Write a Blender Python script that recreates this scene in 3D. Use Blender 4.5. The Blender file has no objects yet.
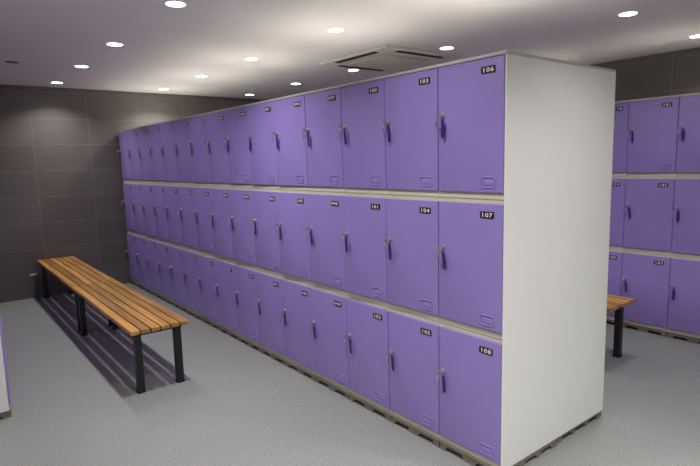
import bpy, bmesh, math, random
from mathutils import Vector, Matrix
random.seed(7)
C = bpy.context.scene.collection
SC = bpy.context.scene
PI = math.pi

# ------------------------------------------------------------------ camera
cam_d = bpy.data.cameras.new('camera'); cam = bpy.data.objects.new('camera', cam_d); C.objects.link(cam)
cam_d.sensor_width = 36.0; cam_d.lens = 27.5836; cam_d.clip_start = 0.05
_r = Vector((0.62108635, 0.78333299, -0.02532145)); _u = Vector((-0.08831047, 0.10204885, 0.9908518)); _f = Vector((-0.77875093, 0.61316838, -0.13255766))
M = Matrix(((_r.x, _u.x, -_f.x), (_r.y, _u.y, -_f.y), (_r.z, _u.z, -_f.z))).to_4x4()
M.translation = Vector((1.42126, -1.97726, 1.50574))
cam.matrix_world = M
SC.camera = cam

# ------------------------------------------------------------------ world, exposure
w = bpy.data.worlds.new('world'); SC.world = w; w.use_nodes = True
w.node_tree.nodes['Background'].inputs[0].default_value = (0.5, 0.5, 0.52, 1)
w.node_tree.nodes['Background'].inputs[1].default_value = 0.02
SC.view_settings.view_transform = 'Standard'; SC.view_settings.look = 'None'
SC.view_settings.gamma = 1.0; SC.view_settings.use_curve_mapping = False
SC.view_settings.exposure = 0.0
LAMP_POWER = 9.0
LAMP_SPREAD = math.radians(126)
LAMP_COLOR = (1.0, 0.975, 0.95)

# ------------------------------------------------------------------ dimensions (metres)
CEIL = 2.45
X_BACK, X_FRONT = -5.77, 3.7
Y_LEFT, Y_RIGHT = -2.72, 3.66
CW, CP, CD = 0.382, 0.6365, 0.4864        # locker width, tier height, depth
Z0 = 0.045                                 # underside of the lowest locker
NCOL = 15

# ------------------------------------------------------------------ materials
def lin(c):
    return tuple(((v / 255) / 12.92 if v / 255 <= 0.04045 else ((v / 255 + 0.055) / 1.055) ** 2.4) for v in c) + (1,)
def mat(name, rgb, rough=0.5, metal=0.0, spec=0.5, emit=None, es=0.0):
    m = bpy.data.materials.new(name); m.use_nodes = True
    b = m.node_tree.nodes['Principled BSDF']
    b.inputs['Base Color'].default_value = lin(rgb); b.inputs['Roughness'].default_value = rough
    b.inputs['Metallic'].default_value = metal; b.inputs['Specular IOR Level'].default_value = spec
    if emit: b.inputs['Emission Color'].default_value = lin(emit); b.inputs['Emission Strength'].default_value = es
    return m
def nd(m, t, **k):
    n = m.node_tree.nodes.new(t)
    for a, v in k.items(): setattr(n, a, v)
    return n
def lk(m, a, b): m.node_tree.links.new(a, b)
def mottled(name, rgb, amount=0.06, scale=3.0, rough=0.5, bump=0.0, bscale=200, **k):
    """base colour with slight procedural unevenness, optional fine bump"""
    m = mat(name, rgb, rough, **k); b = m.node_tree.nodes['Principled BSDF']
    tc = nd(m, 'ShaderNodeTexCoord'); no = nd(m, 'ShaderNodeTexNoise'); no.inputs['Scale'].default_value = scale
    no.inputs['Detail'].default_value = 4
    lk(m, tc.outputs['Object'], no.inputs['Vector'])
    r = nd(m, 'ShaderNodeValToRGB'); c = lin(rgb)
    r.color_ramp.elements[0].position = 0.3; r.color_ramp.elements[1].position = 0.7
    r.color_ramp.elements[0].color = tuple(v * (1 - amount) for v in c[:3]) + (1,)
    r.color_ramp.elements[1].color = tuple(min(1, v * (1 + amount)) for v in c[:3]) + (1,)
    lk(m, no.outputs['Fac'], r.inputs['Fac']); lk(m, r.outputs['Color'], b.inputs['Base Color'])
    if bump:
        n2 = nd(m, 'ShaderNodeTexNoise'); n2.inputs['Scale'].default_value = bscale
        bp = nd(m, 'ShaderNodeBump'); bp.inputs['Strength'].default_value = bump; bp.inputs['Distance'].default_value = 0.002
        lk(m, tc.outputs['Object'], n2.inputs['Vector']); lk(m, n2.outputs['Fac'], bp.inputs['Height']); lk(m, bp.outputs['Normal'], b.inputs['Normal'])
    return m

PURPLE = mottled('purple_plastic', (145, 125, 194), 0.02, 4.0, 0.34, bump=0.04, bscale=350, spec=0.6)
BEIGE = mottled('grey_beige_plastic', (212, 205, 182), 0.05, 6.0, 0.55)
PLINTH = mottled('plinth_plastic', (118, 114, 103), 0.08, 9.0, 0.6)
WHITE = mottled('white_panel', (230, 230, 227), 0.02, 2.0, 0.5)
CAPM = mottled('cap_plastic', (188, 185, 179), 0.04, 8.0, 0.5)
INSIDE = mat('dark_gap', (30, 29, 31), 0.9)
CHROME = mat('chrome', (205, 194, 190), 0.28, 0.8)
TAG = mat('dark_purple_strap', (52, 30, 112), 0.5)
BLACK = mat('black_plate', (22, 20, 24), 0.4)
DIGIT = mat('white_digits', (235, 235, 230), 0.5)
STEEL = mottled('black_painted_steel', (22, 22, 25), 0.1, 20, 0.4)
RUBBER_AND_SHADE = mat('black_rubber_and_shade', (14, 14, 15), 0.8)  # rubber of the bench feet, also the shade coloured in behind the plinth arches
CEILM = mottled('ceiling_paint', (226, 222, 220), 0.015, 1.5, 0.75)
RING = mat('lamp_ring', (230, 230, 228), 0.4)
GLOW = mat('lamp_glow', (255, 255, 255), 0.4, emit=(255, 252, 248), es=14.0)
ACW = mat('air_unit_plastic', (218, 214, 200), 0.5)
ACG = mat('air_unit_grille', (204, 196, 178), 0.6)
DARK = mat('dark_slot', (30, 29, 38), 0.6)
OUTLET = mat('white_outlet', (230, 230, 226), 0.4)

# door material for wood slats: grain along X, a tone per slat is baked in through the object's own random value
def wood(name, rgb):
    m = mat(name, rgb, 0.42); b = m.node_tree.nodes['Principled BSDF']
    tc = nd(m, 'ShaderNodeTexCoord'); mp = nd(m, 'ShaderNodeMapping'); mp.inputs['Scale'].default_value = (1.6, 34, 34)
    oi = nd(m, 'ShaderNodeObjectInfo'); ad = nd(m, 'ShaderNodeVectorMath', operation='ADD')
    ml = nd(m, 'ShaderNodeMath', operation='MULTIPLY'); ml.inputs[1].default_value = 37
    lk(m, oi.outputs['Random'], ml.inputs[0]); lk(m, tc.outputs['Object'], ad.inputs[0]); lk(m, ml.outputs[0], ad.inputs[1])
    lk(m, ad.outputs[0], mp.inputs['Vector'])
    no = nd(m, 'ShaderNodeTexNoise'); no.inputs['Scale'].default_value = 1.0; no.inputs['Detail'].default_value = 5; no.inputs['Distortion'].default_value = 0.6
    lk(m, mp.outputs[0], no.inputs['Vector'])
    r = nd(m, 'ShaderNodeValToRGB'); c = lin(rgb)
    e = r.color_ramp.elements
    e[0].position = 0.3; e[0].color = (c[0] * .55, c[1] * .46, c[2] * .38, 1)
    e[1].position = 0.68; e[1].color = (min(1, c[0] * 1.15), c[1] * 1.15, c[2] * 1.15, 1)
    lk(m, no.outputs['Fac'], r.inputs['Fac'])
    hs = nd(m, 'ShaderNodeHueSaturation')
    mr = nd(m, 'ShaderNodeMapRange'); mr.inputs['To Min'].default_value = 0.66; mr.inputs['To Max'].default_value = 1.3
    lk(m, oi.outputs['Random'], mr.inputs['Value']); lk(m, mr.outputs[0], hs.inputs['Value'])
    lk(m, r.outputs['Color'], hs.inputs['Color']); lk(m, hs.outputs[0], b.inputs['Base Color'])
    return m
WOOD = wood('oiled_slat_wood', (190, 142, 74))

def tile_mat(name, axis_u, off_u, off_z):
    """grey 600x300 porcelain tiles, stack bond, measured in metres from the wall's own axes"""
    m = mat(name, (104, 98, 94), 0.5); b = m.node_tree.nodes['Principled BSDF']
    g = nd(m, 'ShaderNodeNewGeometry'); sp = nd(m, 'ShaderNodeSeparateXYZ'); cb = nd(m, 'ShaderNodeCombineXYZ')
    lk(m, g.outputs['Position'], sp.inputs[0])
    a1 = nd(m, 'ShaderNodeMath', operation='SUBTRACT'); a1.inputs[1].default_value = off_u
    a2 = nd(m, 'ShaderNodeMath', operation='SUBTRACT'); a2.inputs[1].default_value = off_z
    lk(m, sp.outputs[axis_u], a1.inputs[0]); lk(m, sp.outputs['Z'], a2.inputs[0])
    lk(m, a1.outputs[0], cb.inputs[0]); lk(m, a2.outputs[0], cb.inputs[1])
    bt = nd(m, 'ShaderNodeTexBrick'); bt.offset = 0.0; bt.squash = 1.0
    bt.inputs['Scale'].default_value = 1.0; bt.inputs['Brick Width'].default_value = 0.6; bt.inputs['Row Height'].default_value = 0.303
    bt.inputs['Mortar Size'].default_value = 0.006; bt.inputs['Mortar Smooth'].default_value = 0.5; bt.inputs['Bias'].default_value = 0
    bt.inputs['Color1'].default_value = lin((103, 98, 92)); bt.inputs['Color2'].default_value = lin((95, 90, 85)); bt.inputs['Mortar'].default_value = lin((116, 111, 106))
    lk(m, cb.outputs[0], bt.inputs['Vector'])
    no = nd(m, 'ShaderNodeTexNoise'); no.inputs['Scale'].default_value = 5; no.inputs['Detail'].default_value = 5
    mp = nd(m, 'ShaderNodeMapping'); mp.inputs['Scale'].default_value = (1, 1, 3)
    lk(m, g.outputs['Position'], mp.inputs[0]); lk(m, mp.outputs[0], no.inputs['Vector'])
    mr = nd(m, 'ShaderNodeMapRange'); mr.inputs['To Min'].default_value = 0.9; mr.inputs['To Max'].default_value = 1.1
    lk(m, no.outputs['Fac'], mr.inputs['Value'])
    hs = nd(m, 'ShaderNodeHueSaturation'); lk(m, mr.outputs[0], hs.inputs['Value'])
    lk(m, bt.outputs['Color'], hs.inputs['Color']); lk(m, hs.outputs[0], b.inputs['Base Color'])
    bp = nd(m, 'ShaderNodeBump'); bp.inputs['Strength'].default_value = 0.3; bp.inputs['Distance'].default_value = 0.002; bp.invert = True
    lk(m, bt.outputs['Fac'], bp.inputs['Height']); lk(m, bp.outputs['Normal'], b.inputs['Normal'])
    return m

def floor_mat():
    m = mat('speckled_grey_vinyl', (142, 142, 144), 0.55); b = m.node_tree.nodes['Principled BSDF']
    g = nd(m, 'ShaderNodeNewGeometry')
    n1 = nd(m, 'ShaderNodeTexNoise'); n1.inputs['Scale'].default_value = 120; n1.inputs['Detail'].default_value = 3
    n2 = nd(m, 'ShaderNodeTexNoise'); n2.inputs['Scale'].default_value = 1.4; n2.inputs['Detail'].default_value = 4
    for n in (n1, n2): lk(m, g.outputs['Position'], n.inputs['Vector'])
    r = nd(m, 'ShaderNodeValToRGB'); e = r.color_ramp.elements
    e[0].position = 0.32; e[0].color = lin((122, 124, 125)); e[1].position = 0.68; e[1].color = lin((160, 162, 159))
    lk(m, n1.outputs['Fac'], r.inputs['Fac'])
    mr = nd(m, 'ShaderNodeMapRange'); mr.inputs['To Min'].default_value = 0.9; mr.inputs['To Max'].default_value = 1.1
    lk(m, n2.outputs['Fac'], mr.inputs['Value'])
    hs = nd(m, 'ShaderNodeHueSaturation'); lk(m, mr.outputs[0], hs.inputs['Value']); lk(m, r.outputs['Color'], hs.inputs['Color'])
    lk(m, hs.outputs[0], b.inputs['Base Color'])
    return m

# ------------------------------------------------------------------ mesh helpers
def add_box(bm, x0, x1, y0, y1, z0, z1, bev=0.0, mi=0):
    r = bmesh.ops.create_cube(bm, size=1.0)
    vs = r['verts']
    for v in vs:
        v.co = Vector((x0 if v.co.x < 0 else x1, y0 if v.co.y < 0 else y1, z0 if v.co.z < 0 else z1))
    fs = {f for v in vs for f in v.link_faces}
    for f in fs: f.material_index = mi
    if bev:
        es = list({e for v in vs for e in v.link_edges})
        rr = bmesh.ops.bevel(bm, geom=es, offset=bev, segments=2, profile=0.6, affect='EDGES')
        for f in rr['faces']: f.material_index = mi
def add_cyl(bm, c, r, h, axis='z', seg=24, mi=0, r2=None):
    res = bmesh.ops.create_cone(bm, cap_ends=True, segments=seg, radius1=r, radius2=r if r2 is None else r2, depth=h)
    vs = res['verts']
    for v in vs:
        p = v.co.copy()
        if axis == 'y': p = Vector((p.x, p.z, -p.y)) * 1.0
        elif axis == 'x': p = Vector((p.z, p.y, -p.x))
        v.co = p + Vector(c)
    for f in {f for v in vs for f in v.link_faces}: f.material_index = mi
def outline(w_, h_, rad, seg=5):
    pts = []
    for cx, cz, a0 in ((w_ / 2 - rad, h_ / 2 - rad, 0), (-w_ / 2 + rad, h_ / 2 - rad, 90), (-w_ / 2 + rad, -h_ / 2 + rad, 180), (w_ / 2 - rad, -h_ / 2 + rad, 270)):
        for i in range(seg + 1):
            a = math.radians(a0 + 90 * i / seg)
            pts.append((cx + rad * math.cos(a), cz + rad * math.sin(a)))
    return pts
def add_slab(bm, cx, cz, w_, h_, rad, y_front, y_back, bev=0.0, mi=0):
    """rounded rectangle slab in the XZ plane, facing -Y, with a rounded front edge"""
    loops = [(outline(w_, h_, rad), y_back)]
    if bev:
        for t in (0, 0.3, 0.65, 1.0):
            a = t * PI / 2
            ins = bev * (1 - math.cos(a)); yy = y_front + bev * (1 - math.sin(a))
            loops.append((outline(w_ - 2 * ins, h_ - 2 * ins, max(rad - ins, 0.001)), yy))
    else: loops.append((outline(w_, h_, rad), y_front))
    rings = [[bm.verts.new((cx + x, y, cz + z)) for x, z in pts] for pts, y in loops]
    n = len(rings[0])
    fs = []
    for a, b in zip(rings, rings[1:]):
        for i in range(n): fs.append(bm.faces.new((a[i], b[i], b[(i + 1) % n], a[(i + 1) % n])))
    fs.append(bm.faces.new(rings[-1])); fs.append(bm.faces.new(list(reversed(rings[0]))))
    for f in fs: f.material_index = mi
def add_tube(bm, pts, r, seg=8, closed=False, mi=0):
    pts = [Vector(p) for p in pts]; n = len(pts); rings = []
    for i, p in enumerate(pts):
        a = pts[(i - 1) % n] if (closed or i) else p; b = pts[(i + 1) % n] if (closed or i < n - 1) else p
        t = (b - a).normalized()
        up = Vector((0, 1, 0)) if abs(t.y) < 0.9 else Vector((1, 0, 0))
        s = t.cross(up).normalized(); q = s.cross(t).normalized()
        rings.append([bm.verts.new(p + s * r * math.cos(2 * PI * k / seg) + q * r * math.sin(2 * PI * k / seg)) for k in range(seg)])
    for i in range(n if closed else n - 1):
        a, b = rings[i], rings[(i + 1) % n]
        for k in range(seg): bm.faces.new((a[k], a[(k + 1) % seg], b[(k + 1) % seg], b[k])).material_index = mi
    if not closed:
        bm.faces.new(rings[0]).material_index = mi; bm.faces.new(list(reversed(rings[-1]))).material_index = mi
def mesh_of(name, bm, mats, smooth=False):
    bmesh.ops.recalc_face_normals(bm, faces=bm.faces)
    me = bpy.data.meshes.new(name); bm.to_mesh(me); bm.free()
    for m in (mats if isinstance(mats, (list, tuple)) else [mats]): me.materials.append(m)
    if smooth:
        for p in me.polygons: p.use_smooth = True
        me.set_sharp_from_angle(angle=math.radians(35))
    return me
def put(name, me, parent=None, loc=(0, 0, 0), rot=(0, 0, 0)):
    o = bpy.data.objects.new(name, me); C.objects.link(o); o.parent = parent
    o.location = loc; o.rotation_euler = rot
    return o
def tag(o, label=None, cat=None, group=None, kind=None):
    if label: o['label'] = label
    if cat: o['category'] = cat
    if group: o['group'] = group
    if kind: o['kind'] = kind
    return o

# ------------------------------------------------------------------ room shell
def wall(name, x0, x1, y0, y1, z0, z1, m):
    bm = bmesh.new(); add_box(bm, x0, x1, y0, y1, z0, z1)
    return tag(put(name, mesh_of(name, bm, m)), kind='structure')
T = 0.15
wall('floor', X_BACK - T, X_FRONT + T, Y_LEFT - T, Y_RIGHT + T, -T, 0, floor_mat())
wall('ceiling', X_BACK - T, X_FRONT + T, Y_LEFT - T, Y_RIGHT + T, CEIL, CEIL + T, CEILM)
tile_b = tile_mat('grey_tiles_back', 'Y', -0.335, 2.09)
tile_s = tile_mat('grey_tiles_side', 'X', -0.765, 2.09)
wall('wall_back', X_BACK - T, X_BACK, Y_LEFT, Y_RIGHT, 0, CEIL, tile_b)
wall('wall_right', X_BACK - T, X_FRONT + T, Y_RIGHT, Y_RIGHT + T, 0, CEIL, tile_s)
PAINT = mottled('white_wall_paint', (218, 216, 210), 0.02, 2.0, 0.7)
wall('wall_left', X_BACK - T, X_FRONT + T, Y_LEFT - T, Y_LEFT, 0, CEIL, PAINT)
wall('wall_front', X_FRONT, X_FRONT + T, Y_LEFT, Y_RIGHT, 0, CEIL, PAINT)

# ------------------------------------------------------------------ locker parts (front faces -Y, x from -CW/2 to CW/2, z from the locker's underside)
DW, DH, DZ, DT = CW - 0.0048, 0.588, 0.031, 0.014   # door width, height, bottom, thickness
def body_mesh(h):
    bm = bmesh.new()
    x = CW / 2 - 0.0004; yf = DT - 0.0005; yb = CD; t = 0.014
    add_box(bm, -x, -x + t, yf, yb, 0, h); add_box(bm, x - t, x, yf, yb, 0, h)      # sides
    add_box(bm, -x + t, x - t, yb - t, yb, 0, h)                                     # back
    add_box(bm, -x + t, x - t, yf, yb - t, 0, DZ + 0.012)                             # bottom rail and deck
    top = min(h, CP)
    add_box(bm, -x + t, x - t, yf, yb - t, DZ + DH - 0.012, top)                      # top rail and deck
    add_box(bm, -x + 0.001, x - 0.001, yf - 0.0035, yf + 0.002, 0.0025, DZ - 0.006, 0.0012)   # moulded lip under the door
    return mesh_of('locker_body', bm, BEIGE)
BODY = body_mesh(CP - 0.0004)
BODY_TOP = body_mesh(1.9385 - Z0 - 2 * CP)
def door_mesh():
    # origin on the hinge (right edge, front face), panel extends to -X
    bm = bmesh.new()
    add_slab(bm, -DW / 2, DH / 2, DW, DH, 0.005, 0.0, DT - 0.001, 0.005)
    return mesh_of('door', bm, PURPLE, True)
DOOR = door_mesh()
def holder_mesh():
    bm = bmesh.new()
    w_, h_ = 0.080, 0.046
    pts = [(x, -0.0006, z) for x, z in outline(w_, h_, 0.012, 4)]
    add_tube(bm, pts, 0.0034, 8, True)
    add_slab(bm, 0, -0.002, 0.052, 0.022, 0.005, -0.0022, 0.001, 0.0015)
    return mesh_of('finger_grip', bm, PURPLE, True)
HOLDER = holder_mesh()
def lock_mesh():
    bm = bmesh.new()
    add_cyl(bm, (0, -0.003, 0), 0.0135, 0.006, 'y', 28)
    add_cyl(bm, (0, -0.009, 0), 0.0095, 0.010, 'y', 24, r2=0.0095)
    add_box(bm, -0.0016, 0.0016, -0.0165, -0.0135, -0.006, 0.006)
    return mesh_of('lock', bm, CHROME, True)
LOCK = lock_mesh()
def key_mesh():
    bm = bmesh.new()
    # key standing in the lock: blade stub plus flat bow
    add_box(bm, -0.0012, 0.0012, -0.026, -0.012, -0.004, 0.004)
    add_cyl(bm, (0, -0.033, 0), 0.0105, 0.0024, 'x', 20)
    # ring hanging from the bow, and the spare key on it
    ring = [(0.004 * math.sin(a) - 0.003, -0.033 + 0.003 * math.cos(a), -0.016 + 0.011 * math.cos(a)) for a in [i * 2 * PI / 14 for i in range(14)]]
    add_tube(bm, ring, 0.0011, 6, True)
    add_cyl(bm, (-0.012, -0.030, -0.034), 0.0095, 0.0024, 'y', 18)
    add_box(bm, -0.0155, -0.0105, -0.0312, -0.0288, -0.066, -0.040)
    return mesh_of('key', bm, CHROME, True)
KEY = key_mesh()
def strap_mesh():
    bm = bmesh.new()
    prof = [(-0.0180, -0.020), (-0.0165, -0.032), (-0.0150, -0.06), (-0.0145, -0.085), (-0.0140, -0.108)]
    wd = [0.006, 0.0082, 0.0088, 0.0088, 0.0078]
    rings = []
    for (y, z), hw in zip(prof, wd):
        rings.append([bm.verts.new((0.016 + sx * hw, y + sy * 0.0016, z)) for sx, sy in ((-1, -1), (1, -1), (1, 1), (-1, 1))])
    for a, b in zip(rings, rings[1:]):
        for i in range(4): bm.faces.new((a[i], a[(i + 1) % 4], b[(i + 1) % 4], b[i]))
    bm.faces.new(rings[0]); bm.faces.new(list(reversed(rings[-1])))
    return mesh_of('key_strap', bm, TAG)
STRAP = strap_mesh()

# digits: built once from the built-in font, then assembled into each number plate
def digit_data():
    out = {}
    for ch in '0123456789':
        cu = bpy.data.curves.new('digit', 'FONT'); cu.body = ch; cu.size = 1.0; cu.offset = 0.018; cu.resolution_u = 3
        o = bpy.data.objects.new('digit', cu); C.objects.link(o)
        bpy.context.view_layer.update()
        me = bpy.data.meshes.new_from_object(o.evaluated_get(bpy.context.evaluated_depsgraph_get()))
        vs = [v.co.copy() for v in me.vertices]; fs = [tuple(p.vertices) for p in me.polygons]
        x0 = min(v.x for v in vs); x1 = max(v.x for v in vs); z0 = min(v.y for v in vs); z1 = max(v.y for v in vs)
        out[ch] = ([((v.x - (x0 + x1) / 2), (v.y - (z0 + z1) / 2) / (z1 - z0)) for v in vs], fs)
        bpy.data.objects.remove(o); bpy.data.curves.remove(cu); bpy.data.meshes.remove(me)
    return out
DIG = digit_data()
def plate_mesh(text):
    bm = bmesh.new()
    add_slab(bm, 0, 0, 0.076, 0.031, 0.0035, -0.0022, 0.0008, 0.0008)
    for k, ch in enumerate(text):
        vs, fs = DIG[ch]
        nv = [bm.verts.new(((k - 1) * 0.0218 + x * 0.0380, -0.0028, z * 0.0195)) for x, z in vs]
        for f in fs:
            try: bm.faces.new([nv[i] for i in f]).material_index = 1
            except ValueError: pass
    me = bpy.data.meshes.new('number_plate'); bm.normal_update()
    bm.to_mesh(me); bm.free(); me.materials.append(BLACK); me.materials.append(DIGIT)
    return me
def cap_mesh(extend):
    bm = bmesh.new()
    add_box(bm, -CW / 2 + 0.0003, CW / 2 - 0.0003 + extend, -0.003, CD - 0.0005, 1.9385, 1.9525, 0.003)
    me = mesh_of('top_cap', bm, CAPM)
    me.transform(Matrix.Translation((0, 0, -Z0 - 2 * CP))); return me
CAP, CAP_END = cap_mesh(0), cap_mesh(0.008)
def plinth_mesh(extend):
    """hollow base ring: a stepped top lip and arched underside with feet, on all four sides"""
    bm = bmesh.new(); x0, x1 = -CW / 2 + 0.0006, CW / 2 - 0.0006 + extend
    y0, y1 = 0.001, CD - 0.001; zt = 0.0; zl = -0.010                 # relative to the locker's underside
    add_box(bm, x0, x1, y0, y1, zl, zt + 0.0295 if False else zt, 0.0015)
    # skirt below the lip with arch cut-outs, on the front, back and the two ends
    def skirt(a0, a1, fix0, fix1, along_x, arches):
        L = a1 - a0; n = 48; bot = []
        for i in range(n + 1):
            t = i / n; z = -Z0
            for c_, hw in arches:
                d = abs(t - c_) / hw
                if d < 1: z = max(z, -Z0 + 0.024 * min(1, (1 - d) * 4.0))
            bot.append((a0 + t * L, z))
        def P(a, f, z): return bm.verts.new((a, f, z)) if along_x else bm.verts.new((f, a, z))
        prev = None
        for a, z in bot:
            cur = (P(a, fix0, z), P(a, fix0, zl), P(a, fix1, zl), P(a, fix1, z))
            if prev:
                for k in range(4): bm.faces.new((prev[k], prev[(k + 1) % 4], cur[(k + 1) % 4], cur[k]))
            else: bm.faces.new(cur)
            prev = cur
        bm.faces.new(tuple(reversed(prev)))
    ar = [(0.25, 0.17), (0.75, 0.17)]
    skirt(x0 + 0.004, x1 - 0.002, y0 + 0.004, y0 + 0.016, True, ar); skirt(x0 + 0.004, x1 - 0.002, y1 - 0.016, y1 - 0.004, True, ar)
    ar2 = [(0.2, 0.13), (0.5, 0.13), (0.8, 0.13)]
    skirt(y0 + 0.017, y1 - 0.017, x0 + 0.004, x0 + 0.014, False, ar2); skirt(y0 + 0.017, y1 - 0.017, x1 - 0.014, x1 - 0.002, False, ar2)
    add_box(bm, x0 + 0.016, x1 - 0.016, y0 + 0.022, y1 - 0.022, -Z0 + 0.001, zl - 0.001, 0, 1)      # black box added behind the arches, standing in for the shade under the locker
    return mesh_of('plinth', bm, [PLINTH, RUBBER_AND_SHADE])
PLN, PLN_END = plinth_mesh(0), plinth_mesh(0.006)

def hinge_mesh():
    bm = bmesh.new(); add_cyl(bm, (0.0002, 0.006, 0.009), 0.0020, 0.018, 'z', 14); return mesh_of('hinge', bm, INSIDE, True)
HINGE = hinge_mesh()
TIER = ['bottom', 'middle', 'top']
def make_locker(tier, text, origin, rz, open_deg, end=False, detail=True):
    """one locker box: Empty at its base > body, door (> lock, key, key_strap, number_plate, finger_grip), plus plinth or cap"""
    root = bpy.data.objects.new('locker', None); C.objects.link(root); root.empty_display_size = 0.1
    root.location = origin; root.rotation_euler = (0, 0, rz)
    put('body', BODY_TOP if tier == 2 else BODY, root)
    d = put('door', DOOR, root, (DW / 2, 0, DZ), (0, 0, math.radians(open_deg)))
    dz = -0.0003
    tag(put('finger_grip', HOLDER, d, (-0.078, dz, 0.047)), 'raised rounded rectangle moulded in the door corner')
    if detail:
        p = put('number_plate', plate_mesh(text), d, (-0.084, dz, 0.537))
        tag(p, 'black plate with white number ' + text)
        tag(put('lock', LOCK, d, (-0.349, dz, 0.361)), 'chrome lock cylinder')
        kt = random.uniform(-0.25, 0.25)
        tag(put('key', KEY, d, (-0.349, dz, 0.361), (0, kt * 0.5, 0)), 'metal keys hanging on a ring')
        tag(put('key_strap', STRAP, d, (-0.349, dz, 0.361), (0, kt * 0.35, 0)), 'dark purple key strap')
    if end:
        for hz in (0.115, 0.46): tag(put('hinge', HINGE, d, (0, 0, hz)), 'small dark hinge knuckle')
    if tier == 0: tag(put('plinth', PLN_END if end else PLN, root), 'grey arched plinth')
    if tier == 2: tag(put('top_cap', CAP_END if end else CAP, root), 'grey beige top trim')
    return root

def end_panel(x, y0, y1, label, name='end_panel'):
    bm = bmesh.new(); add_box(bm, x + 0.0002, x + 0.0066, y0, y1, Z0 + 0.001, 1.938, 0.0012)
    o = put('end_panel', mesh_of('end_panel', bm, WHITE)); tag(o, label, 'panel'); return o

ORD = ['first', 'second', 'third', 'fourth', 'fifth', 'sixth', 'seventh', 'eighth', 'ninth', 'tenth', 'eleventh', 'twelfth', 'thirteenth', 'fourteenth', 'fifteenth']
# main block, front row
OPEN = {}
rnd = random.Random(11)
for c in range(NCOL):
    for t in range(3): OPEN[(c, t)] = rnd.choice([0.1, 0.3, 0.6, 0.9, 1.2]) * (1.0 if c < 8 else 0.7)
OPEN.update({(0, 2): 0.1, (0, 1): 0.1, (0, 0): 0.1, (1, 2): 0.1, (1, 1): 0.7, (2, 1): 1.5, (3, 1): 0.8, (4, 1): 1.2, (2, 2): 0.1, (3, 2): 0.1, (4, 2): 0.9, (1, 0): 0.1})
for c in range(NCOL):
    for t in range(3):
        n = 106 - 3 * c + (2 - t)
        o = make_locker(t, '%03d' % n, (-(c + 0.5) * CW, 0, Z0 + t * CP), 0, OPEN[(c, t)], end=(c == 0))
        if c < 5:
            lab = 'purple locker numbered %03d, %s tier of long row, %s column from white end panel' % (n, TIER[t], ORD[c])
        elif c == NCOL - 1:
            lab = 'purple locker, %s tier of long row, far end column touching the tiled wall' % TIER[t]
        elif c > 9:
            lab = 'purple locker, %s tier of long row, %s column from the far tiled wall' % (TIER[t], ORD[NCOL - 1 - c])
        else:
            lab = 'purple locker, %s tier of long row, %s column from the white end panel' % (TIER[t], ORD[c])
        tag(o, lab, 'locker', 'purple lockers of the long front row')
# main block, back row (turned away)
for c in range(NCOL):
    for t in range(3):
        n = 109 + 3 * c + (2 - t)
        o = make_locker(t, '%03d' % n, (-(c + 0.5) * CW, 2 * CD, Z0 + t * CP), PI, 0.1, end=False, detail=(c < 4))
        tag(o, 'purple locker facing the right aisle, %s tier, %s column behind white end panel' % (TIER[t], ORD[c]), 'locker', 'lockers on the back of the long row')
end_panel(0.0, 0.002, 2 * CD - 0.013, 'large plain white end panel closing the near end of the long locker row')

# right-hand row beyond the second aisle
YR = 2.695
for c in range(8):
    for t in range(3):
        n = 181 + 3 * (c - 5) + (2 - t)
        x = -0.71 + (c - 5 + 0.5) * CW
        o = make_locker(t, '%03d' % n, (x, YR, Z0 + t * CP), 0, random.choice([0.1, 0.3, 0.8, 1.1]))
        tag(o, 'purple locker numbered %03d, %s tier of the far right row by the dark wall' % (n, TIER[t]), 'locker', 'lockers of the far right row')
# left-hand row, seen only at its end
YL, XL = -1.695, -2.34
for c in range(8):
    for t in range(3):
        o = make_locker(t, '%03d' % (1 + 3 * c + 2 - t), (XL - (c + 0.5) * CW, YL, Z0 + t * CP), PI, 0.1, detail=False)
        tag(o, 'purple locker at left picture edge, %s tier, %s column behind its white side panel' % (TIER[t], ORD[c]), 'locker', 'lockers of the left row')
bm = bmesh.new(); add_box(bm, XL + 0.0002, XL + 0.0066, YL - CD + 0.002, YL - 0.014, Z0 + 0.001, 1.938, 0.0012)
tag(put('end_panel', mesh_of('end_panel', bm, WHITE)), 'white end panel of the locker row cut off at the left picture edge', 'panel')

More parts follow.
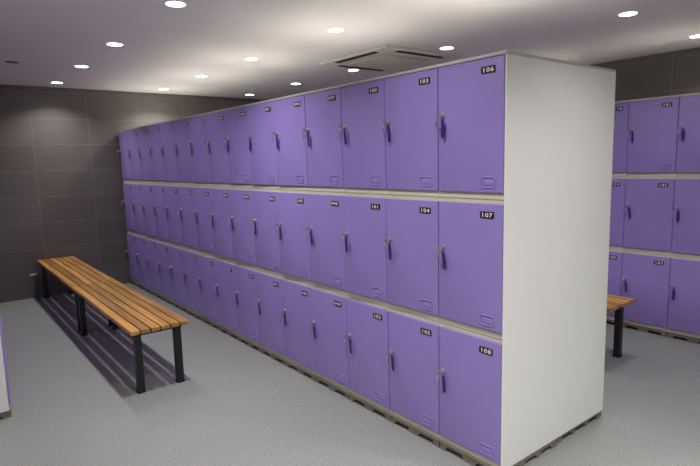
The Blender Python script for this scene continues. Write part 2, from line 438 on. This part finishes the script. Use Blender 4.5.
# ------------------------------------------------------------------ benches
def bench(x0, x1, y0, y1, label, leg_in=(0.085, 0.085)):
    H = 0.45; root = bpy.data.objects.new('bench', None); C.objects.link(root)
    cx, cy = (x0 + x1) / 2, (y0 + y1) / 2; root.location = (cx, cy, 0)
    L, Wd = x1 - x0, y1 - y0; n = 6; g = 0.0085; sw = (Wd - g * (n - 1)) / n
    for i in range(n):
        bm = bmesh.new(); a = -Wd / 2 + i * (sw + g)
        add_box(bm, -L / 2, L / 2, -sw / 2, sw / 2, -0.028, 0, 0.005)
        put('slat', mesh_of('slat', bm, WOOD), root, (0, a + sw / 2, H))
    la, lb = -L / 2 + leg_in[0], L / 2 - leg_in[1]
    for sx in (la, lb):
        bm = bmesh.new(); add_box(bm, sx - 0.022, sx + 0.022, -Wd / 2 + 0.012, Wd / 2 - 0.03, H - 0.056, H - 0.0285, 0.002)
        put('cross_rail', mesh_of('cross_rail', bm, STEEL), root)
        for sy in (-Wd / 2 + 0.058, Wd / 2 - 0.058):
            bm = bmesh.new(); add_box(bm, -0.023, 0.023, -0.023, 0.023, 0.012, H - 0.0565, 0.003)
            lg = put('leg', mesh_of('leg', bm, STEEL), root, (sx, sy, 0))
            bm = bmesh.new(); add_box(bm, -0.026, 0.026, -0.026, 0.026, 0, 0.014, 0.003)
            tag(put('foot', mesh_of('foot', bm, RUBBER_AND_SHADE), lg), 'black rubber foot')
    bm = bmesh.new(); add_box(bm, la + 0.024, lb - 0.024, -0.02, 0.02, H - 0.054, H - 0.0285, 0.002)
    put('centre_rail', mesh_of('centre_rail', bm, STEEL), root)
    tag(root, label, 'bench', 'slatted wooden benches')
    return root
bench(-3.862, -2.09, -1.03, -0.645, 'nearer slatted wooden bench on black square legs in the left aisle', (0.062, 0.085))
bench(-5.735, -3.870, -1.03, -0.645, 'farther slatted wooden bench in the left aisle, its end against the tiled back wall', (0.062, 0.06))
bench(-2.10, -0.305, 1.64, 2.035, 'slatted wooden bench in the right aisle, only its end showing past the white panel', (0.085, 0.085))

# ------------------------------------------------------------------ ceiling lights
def ring_mesh():
    bm = bmesh.new(); prof = [(0.0545, -0.0005), (0.0545, -0.0035), (0.062, -0.0040), (0.068, -0.0025), (0.069, -0.0005)]
    seg = 40; R = [[bm.verts.new((r * math.cos(2 * PI * k / seg), r * math.sin(2 * PI * k / seg), z)) for k in range(seg)] for r, z in prof]
    for a, b in zip(R, R[1:] + R[:1]):
        for k in range(seg): bm.faces.new((a[k], a[(k + 1) % seg], b[(k + 1) % seg], b[k]))
    return mesh_of('trim_ring', bm, RING, True)
RINGM = ring_mesh()
bm = bmesh.new(); add_cyl(bm, (0, 0, -0.0024), 0.0542, 0.0036, 'z', 40); GLOWM = mesh_of('diffuser', bm, GLOW)
XS = [-5.35, -4.18, -3.07, -1.79, -0.37, 0.95, 2.3]
ROWS = {-0.71: 'left aisle', 0.47: 'front half of the long locker row', 1.66: 'near half of the right aisle', 3.1: 'right-hand locker row'}
def lamp_data(f):
    ld = bpy.data.lights.new('lamp_light', 'AREA'); ld.shape = 'DISK'; ld.size = 0.11; ld.energy = LAMP_POWER * f; ld.spread = LAMP_SPREAD; ld.color = LAMP_COLOR
    return ld
LD = {k: lamp_data(k) for k in (0.4, 0.5, 0.55, 0.8, 0.85, 0.9, 1.3, 1.45, 2.0)}
def downlight(x, y, label, f):
    ld = LD[f]
    root = bpy.data.objects.new('ceiling_light', None); C.objects.link(root); root.location = (x, y, CEIL); root.empty_display_size = 0.1
    put('trim_ring', RINGM, root); tag(put('diffuser', GLOWM, root), 'glowing white disc')
    l = bpy.data.objects.new('lamp_light', ld); C.objects.link(l); l.parent = root; l.location = (0, 0, -0.012)
    tag(root, label, 'ceiling light', 'round recessed ceiling lights')
PXN = {(-5.35, -0.71): 'nearest the tiled back wall above the left bench', (-4.18, -0.71): 'second from the tiled back wall above the left bench',
       (-3.07, -0.71): 'third from the tiled back wall above the left bench', (-1.79, -0.71): 'at the top picture edge above the near end of the left bench',
       (-5.35, 0.47): 'nearest the back wall in the line above the long locker row', (-4.18, 0.47): 'second from the back wall in the line above the long locker row',
       (-3.07, 0.47): 'third from the back wall in the line above the long locker row', (-1.79, 0.47): 'nearest the camera in the line above the long locker row',
       (-5.35, 1.66): 'farthest one just above the locker tops at the back wall', (-4.18, 1.66): 'second from the back wall just above the locker tops',
       (-3.07, 1.66): 'overlapping the left edge of the ceiling air unit', (-1.79, 1.66): 'just right of the ceiling air unit above locker 103',
       (-0.37, 1.66): 'alone at upper right, above the right aisle', (-0.37, 3.1): 'at the right picture edge above the far right lockers'}
for y in (-1.9, -0.71, 0.47, 1.66, 3.1):
    for x in XS:
        if y == -1.9 and x < -1: continue
        if y == 3.1 and x < -3.5: continue
        if y > 1 and x > 0: continue
        f = 0.55 if y > 1 else 1.3 if x > 0 else 0.8
        f = {(-0.37, 0.47): 2.0, (-1.79, 0.47): 0.85, (-1.79, -0.71): 1.45, (-0.37, -0.71): 0.9, (-3.07, -0.71): 0.5, (-4.18, -0.71): 0.5, (-5.35, -0.71): 0.8, (-5.35, 0.47): 0.9, (-0.37, -1.9): 0.4}.get((x, y), f)
        yy = 1.88 if (x, y) == (-0.37, 1.66) else y
        d = PXN.get((x, y))
        lab = ('ceiling light ' + d) if d else 'ceiling light outside the picture, %d cm from back wall, %d cm from left wall' % (100 * (x + 5.77), 100 * (y + 2.72))
        downlight(x, yy, lab, f)

# ------------------------------------------------------------------ ceiling air unit (four-way cassette)
ac = bpy.data.objects.new('air_conditioner', None); C.objects.link(ac); ac.location = (-2.44, 1.585, CEIL)
S = 0.475
bm = bmesh.new(); 
# bevelled frame
add_box(bm, -S, S, -S, S, -0.022, -0.0005, 0.010)
put('frame', mesh_of('frame', bm, ACW), ac)
bm = bmesh.new(); add_box(bm, -0.27, 0.27, -0.27, 0.27, -0.032, -0.0225, 0.004)
for i in range(12):
    a = -0.235 + i * 0.0427
    add_box(bm, -0.24, 0.24, a - 0.004, a + 0.004, -0.0345, -0.0318)
tag(put('intake_grille', mesh_of('intake_grille', bm, ACG), ac), 'beige square centre grille')
for k in range(4):
    sm = ACW if k == 0 else DARK
    bm = bmesh.new(); add_box(bm, -0.285, 0.285, -0.032, 0.032, -0.0245, -0.0222, 0.001)
    s = put('air_slot', mesh_of('air_slot', bm, sm), ac, (0.405 * math.cos(k * PI / 2 + PI / 2), 0.405 * math.sin(k * PI / 2 + PI / 2), 0), (0, 0, k * PI / 2))
    tag(s, 'closed air outlet flap' if k == 0 else 'dark air outlet slot')
    bm = bmesh.new(); add_box(bm, -0.28, 0.28, -0.006, 0.012, -0.0285, -0.0248, 0.001)
    put('louvre', mesh_of('louvre', bm, sm), s)
tag(ac, 'square white ceiling air conditioner with dark outlet slots above the long locker row', 'air conditioner')

# ------------------------------------------------------------------ small fittings
bm = bmesh.new(); add_cyl(bm, (0, 0, -0.003), 0.048, 0.005, 'z', 28, r2=0.056)
sd = put('ceiling_sensor', mesh_of('ceiling_sensor', bm, mat('grey_sensor', (120, 110, 110), 0.6), True), None, (-4.256, -1.257, CEIL))
tag(sd, 'small dark round fitting on the ceiling at the left picture edge', 'ceiling sensor')
bm = bmesh.new(); add_box(bm, 0, 0.008, -0.035, 0.035, -0.009, 0.009, 0.002); add_box(bm, 0.008, 0.011, -0.022, 0.022, -0.004, 0.004)
so = put('wall_bracket', mesh_of('wall_bracket', bm, OUTLET), None, (X_BACK, -1.075, 0.277))
tag(so, 'small white fitting low on the tiled back wall beside the bench', 'wall fitting')
